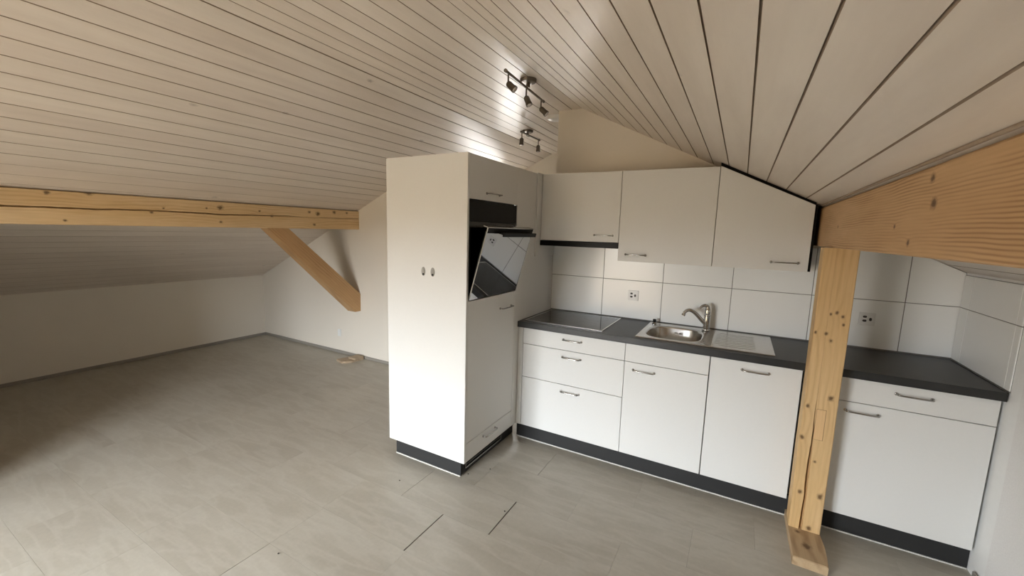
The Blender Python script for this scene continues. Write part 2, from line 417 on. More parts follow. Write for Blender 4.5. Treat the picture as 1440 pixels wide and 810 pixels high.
def frosted():
    m, t, N, L, P = nt('frosted_glass')
    N.remove(P); out = N['Material Output']
    tr = N.new('ShaderNodeBsdfTranslucent'); tr.inputs['Color'].default_value = (.9, .9, .9, 1); gl = N.new('ShaderNodeBsdfGlossy'); gl.inputs['Roughness'].default_value = .2
    mx = N.new('ShaderNodeMixShader'); mx.inputs[0].default_value = .06; L.new(tr.outputs[0], mx.inputs[1]); L.new(gl.outputs[0], mx.inputs[2])
    L.new(mx.outputs[0], out.inputs['Surface']); return m
M_frost = frosted()
def window(name, W, y, mull, glass=None):
    x0, x1, z0, z1 = W; bm = B(); d0, d1 = y-.09, y-.03; t = .055
    box(bm, x0, x1, d0, d1, z0, z0+t, .004); box(bm, x0, x1, d0, d1, z1-t, z1, .004)
    n = mull+1; wd = (x1-x0)/n
    for i in range(n+1):
        c = x0+wd*i
        a, b = (c, c+t) if i == 0 else ((c-t, c) if i == n else (c-t*.7, c+t*.7))
        box(bm, a, b, d0, d1, z0+t, z1-t, .004)
    f = tag(obj(name, bm, M_frame), kind='structure')
    bm = B()
    for i in range(n): box(bm, x0+wd*i+.03, x0+wd*(i+1)-.03, y-.064, y-.058, z0+.04, z1-.04)
    obj('pane', bm, glass or M_pane, f)
    return f
window('window_1', W1, YN-.30, 1)
window('window_2', W2, YF+.12, 0, M_frost)

# ------------------------------------------------------------------ tiles
bm = B()
cols = [.0, .436, .879, 1.3255, 1.7695, 2.2092, XR]; rowsz = [.905, 1.195, 1.49]; g = .0018
for i in range(6):
    for j in range(2):
        a, b = cols[i]+g, cols[i+1]-g; z0, z1 = rowsz[j]+g, rowsz[j+1]-g
        ta, tb = min(z1, zc(a)-.003), min(z1, zc(b)-.003)
        poly = [(a, z0), (b, z0), (b, tb), (a, ta)]
        va = [bm.verts.new((p[0], .004, p[1])) for p in poly]
        e = .0012; cx, cz = (a+b)/2, (z0+z1)/2
        vb = [bm.verts.new((p[0]+(e if p[0] < cx else -e), 0, p[1]+(e if p[1] < cz else -e))) for p in poly]
        vm = [bm.verts.new((p[0], e, p[1])) for p in poly]
        bm.faces.new(vb); bm.faces.new(va)
        for k in range(4):
            k2 = (k+1) % 4
            bm.faces.new((va[k], va[k2], vm[k2], vm[k])); bm.faces.new((vm[k], vm[k2], vb[k2], vb[k]))
prism_y(bm, [(0, .9), (XR, .9), (XR, zc(XR)), (2.209, 1.488), (0, 1.488)], .0012, YP-.0005, mi=1)
o = obj('tiled_backsplash', bm, [M_tile, M_grout], base=(1.2, 0, .9))
tag(o, 'large white rectangular wall tiles behind the long black worktop', 'tiles')
bm = B()
for j, (z0, z1) in enumerate(((.905, 1.195), (1.195, zc(XR)-.012))):
    for (y0, y1) in ((-.10, -.002), (-.54, -.10), (-.585, -.54)):
        box(bm, XR-.006, XR-.001, y0+g, y1-g, z0+g, z1-g, bev=.001)
box(bm, XR-.0035, XR-.0002, -.583, -.001, .9, zc(XR)-.012, mi=1)
tag(obj('side_wall_tiles', bm, [M_tile, M_grout], base=(XR, -.3, .9)), 'white tiles on the low side wall at the right end of the worktop', 'tiles')

# ------------------------------------------------------------------ handle
def handle(parent, c, along, out, L=.136):
    """bow handle; c = centre on the front surface"""
    c = Vector(c); a = Vector(along); o = Vector(out); h = L/2
    bm = B()
    pts = [c-a*(h-.004), c-a*(h-.004)+o*.019, c-a*(h-.006)+o*.023, c-a*(h-.011)+o*.026, c-a*(h*.5)+o*.0275, c+o*.028,
           c+a*(h*.5)+o*.0275, c+a*(h-.011)+o*.026, c+a*(h-.006)+o*.023, c+a*(h-.004)+o*.019, c+a*(h-.004)]
    tube(bm, pts, .0040, 10)
    for s in (-1, 1): lathe(bm, [(0, 0), (.0075, 0), (.0075, .004), (.005, .006), (0, .006)], c+a*s*(h-.004), o, 14)
    return obj('handle', bm, M_handle, parent, smooth=True)

YFRONT = -.569; TH = .019; G = .0016
def front_panel(name, parent, x0, x1, z0, z1, yf=YFRONT):
    bm = B(); box(bm, x0+G, x1-G, yf, yf+TH, z0+G, z1-G, bev=.0012)
    return obj(name, bm, M_front, parent)
def carcass(parent, x0, x1, z0, z1, yf, yb=-.002, dark=True):
    bm = B(); t = .016
    box(bm, x0, x0+t, yf+TH+.001, yb, z0, z1); box(bm, x1-t, x1, yf+TH+.001, yb, z0, z1)
    box(bm, x0+t, x1-t, yf+TH+.001, yb, z0, z0+t); box(bm, x0+t, x1-t, yb-.008, yb, z0+t, z1)
    box(bm, x0+t, x1-t, yf+TH+.001, yf+TH+.02, z1-t, z1)
    o = obj('carcass', bm, M_carc, parent)
    return o
ZT = .9; TW = .041; ZB = .121; ZU = ZT-TW-.001

# ---- drawer cabinet
t = empty('drawer_cabinet', (.4, -.3, ZB), 'white three-drawer base cabinet under the glass hob', 'cabinet')
carcass(t, .041, .771, ZB, ZU, YFRONT)
for (z0, z1, hz) in ((.7395, ZU, .815), (.4946, .7395, .693), (ZB, .4946, .448)):
    d = front_panel('drawer', t, .041, .772, z0, z1); handle(d, (.415, YFRONT, hz), (1, 0, 0), (0, -1, 0))
bm = B(); box(bm, .001, .040, YFRONT, YFRONT+TH, ZB, ZU, bev=.001); obj('filler_strip', bm, M_front, t)
# ---- sink cabinet
t = empty('sink_cabinet', (1.01, -.3, ZB), 'white base cabinet under the sink with one door below a fixed panel', 'cabinet')
carcass(t, .773, 1.257, ZB, .70, YFRONT)
front_panel('fixed_panel', t, .772, 1.2576, .7395, ZU)
d = front_panel('door', t, .772, 1.2576, ZB, .7395); handle(d, (.893, YFRONT, .693), (1, 0, 0), (0, -1, 0))
# ---- dishwasher behind a white front
t = empty('integrated_dishwasher', (1.48, -.3, ZB), 'built-in dishwasher behind a tall plain white front left of the timber post', 'dishwasher')
bm = B(); box(bm, 1.262, 1.697, YFRONT+TH+.002, -.02, ZB, ZU, bev=.003); obj('body', bm, M_steel, t)
d = front_panel('door_panel', t, 1.2596, 1.7005, ZB, ZU); handle(d, (1.486, YFRONT, .808), (1, 0, 0), (0, -1, 0))
# ---- right cabinet
t = empty('base_cabinet', (2.07, -.3, ZB), 'wide white base cabinet with drawer and door right of the timber post', 'cabinet')
carcass(t, 1.716, 2.424, ZB, ZU, YFRONT)
d = front_panel('drawer', t, 1.7145, 2.425, .733, ZU); handle(d, (2.14, YFRONT, .812), (1, 0, 0), (0, -1, 0))
d = front_panel('door', t, 1.7145, 2.425, ZB, .733); handle(d, (1.958, YFRONT, .688), (1, 0, 0), (0, -1, 0))
# ---- plinth run
bm = B(); box(bm, -.012, XR-.002, -.523, -.507, .004, ZB-.001)
t = obj('plinth_board', bm, M_plinth, base=(1.2, -.515, 0)); tag(t, 'long dark grey plinth along the floor under the white base cabinets', 'plinth')
bm = B(); box(bm, -.012, XR-.004, -.528, -.523, 0, .005); obj('sealant_line', bm, M_seal, t)

# ---- worktop with the sink cut-out
bm = B(); y0, y1 = -.585, -.001
hx0, hx1, hy0, hy1 = .835, 1.556, -.52, -.05
cx0, cx1, cy0, cy1 = .05, .59, -.51, -.07
X0, X1 = .001, XR-.007
for (a, b, c, d) in ((X0, X1, y0, hy0), (X0, hx0, hy0, hy1), (hx1, X1, hy0, hy1), (X0, X1, hy1, y1)):
    box(bm, a, b, c, d, ZT-TW, ZT)
bmesh.ops.remove_doubles(bm, verts=bm.verts, dist=.00001)
# rounded nosing along the front edge
tube(bm, [(X0, y0+.0035, ZT-.0042), (X1, y0+.0035, ZT-.0042)], .0042, 12)
tube(bm, [(X0, y0+.0035, ZT-TW+.0042), (X1, y0+.0035, ZT-TW+.0042)], .0042, 12)
tag(obj('worktop', bm, M_work, base=(1.2, -.3, ZT-TW)), 'long charcoal worktop running along the tiled wall', 'worktop')

# ---- hob
t = empty('glass_hob', (.32, -.29, ZT), 'black glass hob with a thin steel frame at the left end of the worktop', 'hob')
hx = (.030, .607, -.535, -.045)
bm = B(); box(bm, hx[0]+.008, hx[1]-.008, hx[2]+.008, hx[3]-.008, ZT+.0005, ZT+.0045, bev=.0005); obj('glass_plate', bm, M_blackglass, t)
bm = B()
for a in ((hx[0], hx[1], hx[2], hx[2]+.009), (hx[0], hx[1], hx[3]-.009, hx[3]), (hx[0], hx[0]+.009, hx[2]+.009, hx[3]-.009), (hx[1]-.009, hx[1], hx[2]+.009, hx[3]-.009)):
    box(bm, *a, ZT, ZT+.006, bev=.0012)
obj('frame', bm, M_steel, t)
M_zone = mat('zone_print', (.05, .05, .05), .15)
for (cx, cy, r) in ((.19, -.40, .09), (.45, -.40, .075), (.19, -.17, .075), (.45, -.17, .09)):
    bm = B(); n = 48; ra = [bm.verts.new((cx+r*math.cos(2*pi*k/n), cy+r*math.sin(2*pi*k/n), ZT+.0048)) for k in range(n)]
    rb = [bm.verts.new((cx+(r-.0015)*math.cos(2*pi*k/n), cy+(r-.0015)*math.sin(2*pi*k/n), ZT+.0048)) for k in range(n)]
    for k in range(n): bm.faces.new((ra[k], ra[(k+1) % n], rb[(k+1) % n], rb[k]))
    obj('cooking_zone_mark', bm, M_zone, t)

# ---- sink
SX0, SX1, SY0, SY1 = .817, 1.575, -.535, -.034; ZS = ZT+.0035
t = empty('kitchen_sink', (1.2, -.28, ZT), 'stainless steel inset sink with one bowl and ribbed drainer', 'sink')
bm = B(); N_ = 96
bc = (1.022, -.305); ba, bb = .166, .188
def sup(a, b, n=3.4):
    out = []
    for k in range(N_):
        th = 2*pi*k/N_; c, s = math.cos(th), math.sin(th)
        out.append((bc[0]+a*math.copysign(abs(c)**(2/n), c), bc[1]+b*math.copysign(abs(s)**(2/n), s)))
    return out
rings = []
def rect_pt(th, x0, x1, y0, y1):
    c, s = math.cos(th), math.sin(th); t_ = 1e9
    if c > 1e-9: t_ = min(t_, (x1-bc[0])/c)
    if c < -1e-9: t_ = min(t_, (x0-bc[0])/c)
    if s > 1e-9: t_ = min(t_, (y1-bc[1])/s)
    if s < -1e-9: t_ = min(t_, (y0-bc[1])/s)
    return (bc[0]+c*t_, bc[1]+s*t_)
XM = 1.250
# corner angles snapped so the plate has true corners
def plate_ring(x0, x1, y0, y1, z):
    sp = sup(ba, bb); pts = [rect_pt(math.atan2(p[1]-bc[1], p[0]-bc[0]), x0, x1, y0, y1) for p in sp]
    for (cx, cy) in ((x0, y0), (x1, y0), (x1, y1), (x0, y1)):
        i = min(range(N_), key=lambda q: (pts[q][0]-cx)**2+(pts[q][1]-cy)**2); pts[i] = (cx, cy)
    return [bm.verts.new((p[0], p[1], z)) for p in pts]
rings.append(plate_ring(SX0+.001, XM, SY0+.001, SY1-.001, ZT+.0005))
rings.append(plate_ring(SX0+.004, XM, SY0+.004, SY1-.004, ZS+.001))
rings.append(plate_ring(SX0+.011, XM, SY0+.011, SY1-.011, ZS+.001))
rings.append(plate_ring(SX0+.015, XM, SY0+.015, SY1-.015, ZS-.001))
for (g1, z) in ((.014, ZS-.001), (.010, ZS+.0005), (.004, ZS), (-.001, ZS-.004), (-.004, ZS-.012), (-.012, ZT-.09), (-.022, ZT-.138), (-.035, ZT-.152), (-.06, ZT-.158), (-.12, ZT-.160)):
    rings.append([bm.verts.new((p[0], p[1], z)) for p in sup(ba+g1, bb+g1)])
for a, b in zip(rings, rings[1:]):
    for k in range(N_):
        bm.faces.new((a[k], a[(k+1) % N_], b[(k+1) % N_], b[k]))
bm.faces.new(rings[-1])
obj('bowl', bm, M_steel, t, smooth=True, ang=50)
# drainer as a height field
bm = B(); nx, ny = 90, 260
def dh(x, y):
    e = min(SX1-x, y-SY0, SY1-y)
    h = ZS+.001 if .004 < e < .011 else (ZS-.001 if e >= .015 else ZS)
    if e <= .004: h = ZT+.0005+.0040*e/.004
    # ribbed recess, rounded at the right end
    cx, hw, cy, hh = 1.385, .135, -.285, .19
    dx, dy = max(abs(x-cx)-hw+.08, 0), max(abs(y-cy)-hh+.08, 0)
    sd = math.hypot(dx, dy)-.08
    rec = min(max(-sd/.012, 0), 1); h -= .0018*rec
    ex = min(max((min(1.49, 1.52-abs(y-cy)*.12)-x)/.02, 0), 1)*min(max((x-1.262)/.01, 0), 1)
    ph = (y-cy)/.042
    f = max(0, math.cos(2*pi*ph))**5
    if abs(y-cy) < .175: h -= .0045*f*ex*rec
    return h
gv = [[bm.verts.new((XM+(SX1-.001-XM)*i/nx, SY0+.001+(SY1-SY0-.002)*j/ny, dh(XM+(SX1-XM-.001)*i/nx, SY0+.001+(SY1-SY0-.002)*j/ny))) for j in range(ny+1)] for i in range(nx+1)]
for i in range(nx):
    for j in range(ny): bm.faces.new((gv[i][j], gv[i+1][j], gv[i+1][j+1], gv[i][j+1]))
obj('drainer', bm, M_steel, t, smooth=True, ang=60)
bm = B(); lathe(bm, [(0, .006), (.012, .006), (.014, .003), (.034, .001), (.040, .002), (.042, 0)], (bc[0], bc[1], ZT-.160), n=32); obj('drain', bm, M_chrome, t, smooth=True)
# small black print on the rear wall of the bowl
cu = bpy.data.curves.new('print', 'FONT'); cu.body = 'XI-40'; cu.size = .024; cu.align_x = 'CENTER'; cu.extrude = .0002
to = bpy.data.objects.new('tmp', cu); COL.objects.link(to)
dg = bpy.context.evaluated_depsgraph_get(); me = bpy.data.meshes.new_from_object(to.evaluated_get(dg)); bpy.data.objects.remove(to)
me.transform(Matrix.Translation((1.027, bc[1]+bb-.0098, ZT-.043)) @ Matrix.Rotation(pi/2-.04, 4, 'X'))
me.transform(Matrix.Translation(-Vector((1.2, -.28, ZT))))
me.materials.clear(); me.materials.append(M_blackpl)
po = bpy.data.objects.new('printed_marking', me); COL.objects.link(po); po.parent = t; tag(po, 'small black printed characters')
# waste control knob
t = empty('waste_knob', (.853, -.068, ZS), 'small black and chrome rotary knob on the rear left corner of the sink', 'knob')
bm = B(); lathe(bm, [(0, 0), (.015, 0), (.015, .004), (.010, .006), (.010, .010), (0, .010)], (.853, -.068, ZS+.0002), n=20); obj('base', bm, M_chrome, t, smooth=True)
bm = B(); lathe(bm, [(0, .010), (.011, .010), (.012, .014), (.012, .028), (.010, .031), (0, .031)], (.853, -.068, ZS), n=20); obj('cap', bm, M_blackpl, t, smooth=True)

# ---- tap
fx, fy = 1.196, -.092
t = empty('kitchen_tap', (fx, fy, ZT), 'chrome single lever mixer tap standing behind the sink bowl', 'tap')
bm = B(); lathe(bm, [(0, .0005), (.026, .0005), (.027, .004), (.026, .009), (.0215, .012), (.0205, .06), (.020, .10), (.0235, .104), (.0235, .110), (.0195, .113), (.0205, .135), (.0185, .150), (.012, .160), (0, .163)], (fx, fy, ZS), n=32)
obj('body', bm, M_chrome, t, smooth=True)
d = Vector((-.88, -.48, 0)).normalized(); c = Vector((fx, fy, 0))
pp = [c+d*.005+Vector((0, 0, ZT+.048)), c+d*.035+Vector((0, 0, ZT+.075)), c+d*.075+Vector((0, 0, ZT+.115)), c+d*.112+Vector((0, 0, ZT+.140)), c+d*.14+Vector((0, 0, ZT+.139)), c+d*.160+Vector((0, 0, ZT+.120))]
sp = spline(pp, 6); bm = B(); tube(bm, sp, [.0145-.004*i/len(sp) for i in range(len(sp))], 16)
obj('spout', bm, M_chrome, t, smooth=True)
bm = B(); lathe(bm, [(0, 0), (.0125, 0), (.0125, .014), (0, .014)], sp[-1]+Vector((0, 0, -.004))-d*.002, (.45*d.x, .45*d.y, -.9), 18); obj('aerator', bm, M_chrome, t, smooth=True)
bm = B()
pp = [c+Vector((0, 0, ZT+.158)), c+d*.006+Vector((0, 0, ZT+.170)), c+d*.022+Vector((0, 0, ZT+.177)), c+d*.042+Vector((0, 0, ZT+.170)), c+d*.055+Vector((0, 0, ZT+.158))]
sp = spline(pp, 6); tube(bm, sp, [.016-.0095*i/len(sp) for i in range(len(sp))], 14)
obj('lever', bm, M_chrome, t, smooth=True)

# ---- wall cabinets
YU = -.279; ZUT = 1.966
def ucab(name, poly, label, hc, right_gap=True):
    xs_ = [p[0] for p in poly]; zs_ = [p[1] for p in poly]; cx = sum(xs_)/len(xs_)
    t = empty(name, (cx, YU/2, min(zs_)), label, 'cabinet')
    cz = sum(zs_)/len(zs_)
    ins = lambda e: [(p[0]+(e if p[0] < cx else -e), p[1]+(e if p[1] < cz else -e)) for p in poly]
    bm = B(); prism_y(bm, ins(.001), YU+TH+.002, -.001); obj('carcass', bm, M_carc, t)
    bm = B(); prism_y(bm, ins(.0018), YU, YU+TH)
    es = [e for e in bm.edges if abs(e.verts[0].co.y-YU) < 1e-5 and abs(e.verts[1].co.y-YU) < 1e-5]
    bmesh.ops.bevel(bm, geom=es, offset=.0012, segments=1, affect='EDGES')
    dr = obj('door', bm, M_front, t); handle(dr, (hc[0], YU, hc[1]), (1, 0, 0), (0, -1, 0), .14)
    return t
ucab('wall_cabinet', [(.0125, 1.478), (.6085, 1.478), (.6085, ZUT), (.0125, ZUT)], 'short grey-white wall cabinet above the slim black cooker hood', (.500, 1.527))
ucab('wall_cabinet', [(.6085, 1.353), (1.2035, 1.353), (1.2035, ZUT), (.6085, ZUT)], 'tall square wall cabinet in the middle of the three above the sink', (.729, 1.402))
ucab('wall_cabinet', [(1.2035, 1.353), (1.7, 1.353), (1.7, 1.733), (1.2035, ZUT+.003)], 'wall cabinet with a sloping top cut to follow the right roof slope', (1.583, 1.402))
# dark sealing strip, side shadow painted into its colour, between the sloped cabinet and the ceiling and beam
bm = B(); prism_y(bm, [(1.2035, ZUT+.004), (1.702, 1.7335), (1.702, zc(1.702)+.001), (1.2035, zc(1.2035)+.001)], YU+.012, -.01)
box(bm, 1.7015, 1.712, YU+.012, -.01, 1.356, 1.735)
tag(obj('scribe_shadow_strip', bm, M_edge, base=(1.45, -.14, 1.85)), 'thin dark joint strip with painted side shadow along the top and right side of the sloping wall cabinet', 'strip')
# hood
t = empty('cooker_hood', (.31, -.14, 1.437), 'slim black pull-out cooker hood under the short wall cabinet', 'cooker hood')
bm = B(); box(bm, .014, .606, YU+.006, -.002, 1.440, 1.476, bev=.002); obj('housing', bm, mat('hood_grey', (.10, .10, .10), .4), t)
bm = B(); box(bm, .013, .607, YU-.006, YU+.005, 1.438, 1.4765, bev=.001); obj('front_strip', bm, M_panelglass, t)
bm = B()
for i in range(3): box(bm, .05+.18*i, .215+.18*i, YU+.03, -.05, 1.4375, 1.440, bev=.001)
obj('grease_filter', bm, M_steel, t)

# ------------------------------------------------------------------ tall cabinet
H = 1.963; DY = -1.224; TX = -.62
t = empty('tall_cabinet', (-.31, -.92, 0), 'tall grey-white cabinet holding the open oven, side panel with two cable holes', 'cabinet')
bm = B(); box(bm, TX, 0, DY, DY+.019, ZB, H, bev=.0012); sp_ = obj('side_panel', bm, M_front, t)
M_ros = mat('rosette_grey', (.30, .29, .27), .45, .4, noise_amt=.05)
for gx in (-.319, -.247):
    bm = B(); gz = 1.281
    n = 28
    prof = [(.0125, .0), (.0135, .0025), (.0115, .004), (.0095, .003), (.0085, -.002)]
    # oval rosette
    rr = []
    for (r, h) in [(.0155, 0), (.0155, .002), (.0135, .0035), (.011, .0028), (.0, .0022)]:
        if r == 0: rr.append([bm.verts.new((gx, DY-h, gz))])
        else: rr.append([bm.verts.new((gx+r*math.cos(2*pi*k/n), DY-h, gz+r*1.75*math.sin(2*pi*k/n))) for k in range(n)])
    for a, b in zip(rr, rr[1:]):
        for k in range(n):
            if len(b) == 1: bm.faces.new((a[k], a[(k+1) % n], b[0]))
            else: bm.faces.new((a[k], a[(k+1) % n], b[(k+1) % n], b[k]))
    go = obj('cable_rosette', bm, M_ros, t, smooth=True)
    bm = B(); lathe(bm, [(0, .003), (.0065, .003), (.0065, .0055), (.005, .0055), (.0045, .0035), (0, .0035)], (gx+.002, DY, gz-.016), (0, -1, 0), 16)
    obj('keyhole', bm, M_blackpl, go, smooth=True)
YD = -.637     # right end of the doors
bm = B()
box(bm, TX+.001, -.022, YD-.016, YD, ZB, H-.001); box(bm, TX+.001, -.022, DY+.0195, YD-.016, H-.017, H-.001)
box(bm, TX+.001, TX+.012, DY+.0195, YD-.016, ZB, H-.017); box(bm, TX+.012, -.022, DY+.0195, YD-.016, ZB, ZB+.016)
box(bm, TX+.012, -.022, DY+.0195, YD-.016, 1.106, 1.122); box(bm, TX+.012, -.022, DY+.0195, YD-.016, 1.716, 1.732)
obj('carcass', bm, M_carc, t)
def tfront(name, z0, z1, hy, hz):
    bm = B(); box(bm, -.020, 0, DY+.0205, YD-.0015, z0+G, z1-G, bev=.0012); d = obj(name, bm, M_front, t)
    handle(d, (0, hy, hz), (0, 1, 0), (1, 0, 0), .155)
tfront('top_door', 1.713, H, -.955, 1.757)
tfront('fridge_door', .244, 1.126, -.765, 1.030)
tfront('bottom_flap', ZB, .244, -.943, .213)
bm = B(); box(bm, -.020, 0, YD, -.001, ZB, H, bev=.001); box(bm, -.3, -.020, -.03, -.001, ZB, H-.002)
obj('filler_panel', bm, M_front, t)
bm = B(); box(bm, .0005, .0115, -.352, -.002, 1.356, 1.968, bev=.001); obj('scribe_batten', bm, M_front, t)
bm = B(); box(bm, TX+.02, -.06, -1.18, -1.164, .004, ZB-.001); box(bm, -.075, -.058, -1.164, -.507, .004, ZB-.001); box(bm, -.062, -.054, -1.1815, -1.172, .004, ZB-.001)
obj('plinth', bm, M_plinth, t)
bm = B(); box(bm, TX+.02, -.058, -1.185, -1.180, 0, .005); obj('sealant_line', bm, M_seal, t)
bm = B()
v = (-1.135, -.69, .030, .094)
for a in ((v[0], v[1], v[2], v[2]+.006), (v[0], v[1], v[3]-.006, v[3]), (v[0], v[0]+.006, v[2]+.006, v[3]-.006), (v[1]-.006, v[1], v[2]+.006, v[3]-.006)):
    box(bm, -.0575, -.050, *a, bev=.001)
box(bm, -.0578, -.056, v[0]+.004, v[1]-.004, v[2]+.004, v[3]-.004, mi=1)
for k in range(4): box(bm, -.0565, -.051, v[0]+.006, v[1]-.006, v[2]+.014+.011*k, v[2]+.017+.011*k, mi=0 if k % 3 == 1 else 1)
obj('vent_grille', bm, [M_handle, M_blackpl], t)

# ---- oven
t = empty('built_in_oven', (-.3, -.92, 1.128), 'black glass built-in oven with its door tilted open in the tall cabinet', 'oven')
y0, y1 = -1.203, -.640; z0, z1 = 1.128, 1.711
bm = B()
box(bm, -.50, -.006, y0+.006, y0+.026, z0+.004, 1.585); box(bm, -.50, -.006, y1-.026, y1-.006, z0+.004, 1.585)
box(bm, -.50, -.006, y0+.026, y1-.026, z0+.004, z0+.03); box(bm, -.50, -.006, y0+.026, y1-.026, 1.555, 1.585)
box(bm, -.50, -.49, y0+.026, y1-.026, z0+.03, 1.555)
for k in range(4):
    for yy in (y0+.026, y1-.032): box(bm, -.46, -.03, yy, yy+.006, 1.20+.08*k, 1.206+.08*k)
obj('cavity', bm, M_enamel, t)
bm = B(); box(bm, -.45, -.003, y0+.001, y1-.001, 1.586, z1-.001, bev=.002); obj('control_panel', bm, M_panelglass, t)
ang = math.radians(16.2)
def rotd(bm):
    bmesh.ops.rotate(bm, verts=bm.verts, cent=(0, 0, z0), matrix=Matrix.Rotation(ang, 3, 'Y'))
Lh = .448
bm = B(); box(bm, -.002, .003, y0+.003, y1-.003, z0+.004, z0+Lh-.004, bev=.0008); rotd(bm); dr = obj('door', bm, M_doorglass, t)
bm = B(); box(bm, -.030, -.0022, y0+.03, y1-.03, z0+.006, z0+Lh-.03, bev=.002); rotd(bm); obj('inner_pane', bm, M_blackglass, dr)
bm = B(); box(bm, -.003, .0042, y0, y0+.003, z0, z0+Lh, bev=.0006); box(bm, -.012, .0042, y1-.003, y1, z0, z0+Lh, bev=.0006)
box(bm, -.030, .0045, y0, y1, z0+Lh-.006, z0+Lh, bev=.0008); rotd(bm); obj('edge_trim', bm, M_handle, dr)
bm = B(); box(bm, .030, .042, y0+.13, y1-.012, z0+Lh-.047, z0+Lh-.022, bev=.003, seg=2)
for yy in (y0+.16, y1-.04): box(bm, .0035, .031, yy-.008, yy+.008, z0+Lh-.042, z0+Lh-.026, bev=.003)
rotd(bm); obj('handle_bar', bm, M_blackpl, dr)
bm = B(); box(bm, .0031, .0040, y0+.0035, y1-.0035, z0+Lh-.036, z0+Lh-.0065); rotd(bm); obj('top_band', bm, M_panelglass, dr)

# ------------------------------------------------------------------ outlets
def outlet(loc, normal, label, s=.076, h=None):
    h = h or s
    n = Vector(normal); ax = Vector((0, 0, 1)).cross(n) if abs(n.z) < .5 else Vector((1, 0, 0)); up = Vector((0, 0, 1))
    t = empty('wall_outlet', loc, label, 'outlet'); c = Vector(loc)
    R_ = Matrix((ax, up, n)).transposed().to_4x4(); Tm = Matrix.Translation(c) @ R_
    bm = B(); box(bm, -s/2, s/2, -h/2, h/2, 0.0003, .009, bev=.002, seg=2); bmesh.ops.transform(bm, matrix=Tm, verts=bm.verts); obj('plate', bm, M_outlet, t)
    return t, Tm
def swiss(loc, label):
    t, Tm = outlet(loc, (0, -1, 0), label)
    bm = B(); box(bm, -.026, .026, -.026, .026, .0091, .0103, bev=.0008); bmesh.ops.transform(bm, matrix=Tm, verts=bm.verts); obj('insert', bm, M_outlet, t)
    # three hexagonal sockets with three pin holes each
    for (a, b, rot) in ((-.012, .012, 0), (-.012, -.012, 0), (.013, 0, 1)):
        bm = B(); pl = [(-.0105, .002), (-.006, .0085), (.006, .0085), (.0105, .002), (.006, -.0045), (-.006, -.0045)]
        prism(bm, pl, lambda u, v: (a+(v if rot else u), b+(u if rot else v), .0104), lambda u, v: (a+(v if rot else u), b+(u if rot else v), .0112))
        for (u, v) in ((-.0055, .002), (.0055, .002), (0, -.0012)):
            uu, vv = (v, u) if rot else (u, v)
            lathe(bm, [(0, 0), (.0021, 0), (.0021, .0006), (0, .0006)], (a+uu, b+vv, .0112), n=10, mi=1)
        # dark sockets' rim
        bmesh.ops.transform(bm, matrix=Tm, verts=bm.verts); obj('socket', bm, [M_socket, M_blackpl], t)
M_socket = mat('socket_recess', (.07, .065, .06), .5)
swiss((.675, 0, 1.083), 'white triple wall outlet on the tiles left of the tap')
swiss((2.050, 0, 1.079), 'white triple wall outlet on the shaded tiles right of the timber post')
t, Tm = outlet((-2.83, YG, .255), (0, -1, 0), 'small white wall outlet low on the far gable wall below the brace', .055, .085)
bm = B(); lathe(bm, [(0, .009), (.018, .009), (.018, .0105), (.016, .0105), (.015, .0095), (0, .0095)], (0, 0, 0), n=20); bmesh.ops.transform(bm, matrix=Tm, verts=bm.verts); obj('socket', bm, M_outlet, t)

# ------------------------------------------------------------------ timber
WB, WL, WD = rgb(218, 186, 138), rgb(230, 202, 160), rgb(180, 136, 90)
def sweep(bm, stations, closed=True):
    rings = [[bm.verts.new(p) for p in st] for st in stations]; n = len(rings[0])
    for a, b in zip(rings, rings[1:]):
        for k in range(n): bm.faces.new((a[k], a[(k+1) % n], b[(k+1) % n], b[k]))
    bm.faces.new(rings[0][::-1]); bm.faces.new(rings[-1])
def lerp_tab(tab, t):
    if t <= tab[0][0]: return tab[0][1:]
    for a, b in zip(tab, tab[1:]):
        if t <= b[0]:
            k = (t-a[0])/(b[0]-a[0]); return tuple(a[i]+(b[i]-a[i])*k for i in range(1, len(a)))
    return tab[-1][1:]
# left purlin with the long shrinkage crack
base = Vector((-2.52, -1.2, 1.5))
def wob(t, s): return noise.noise(Vector((t*2.2, s*7.1, 0)))*.004
ck = [(-3.6, 1.592, .001), (-3.2, 1.598, .004), (-2.46, 1.601, .0055), (-2.0, 1.606, .0055), (-1.8, 1.613, .0035), (-1.6, 1.612, .005), (-1.29, 1.606, .006), (-1.0, 1.613, .005), (-.74, 1.620, .004), (-.46, 1.617, .0006), (-.42, 1.617, .0006), (-.3, 1.620, .003), (.134, 1.625, .003)]
bm = B(); st = []
n = 180
for i in range(n+1):
    y = YN+.01+(YG-.001-YN-.01)*i/n
    zb, zt = 1.507, 1.735
    zb += (y-.13)*.0045; zt = zc(-2.45)-.003+.004
    qc, w = lerp_tab(ck, y); qc += noise.noise(Vector((y*9, 0, 3)))*.0035; w = max(w*(1+.5*noise.noise(Vector((y*25, 1, 0)))), .0004)
    xf = -2.45+wob(y, 1)*.3; dp = min(.035, w*8)
    st.append([(-2.60, y, zb), (-2.60, y, zc(-2.60)-.012), (xf-.004, y, zc(-2.454)-.012), (xf, y, zt-.018), (xf, y, qc+w), (xf-dp, y, qc), (xf, y, qc-w), (xf, y, zb+.004), (xf-.004, y, zb)])
sweep(bm, st)
kl = [(-2.267, 1.693, .012), (-2.076, 1.711, .018), (-1.676, 1.633, .007), (-1.287, 1.662, .020), (-1.29, 1.545, .011), (-.969, 1.651, .009), (-.479, 1.671, .013), (-.384, 1.657, .021), (-.19, 1.682, .018), (-.03, 1.685, .012), (-.429, 1.546, .013), (-1.39, 1.652, .007), (-.86, 1.612, .012), (-1.75, 1.60, .010), (-2.2, 1.525, .008)]
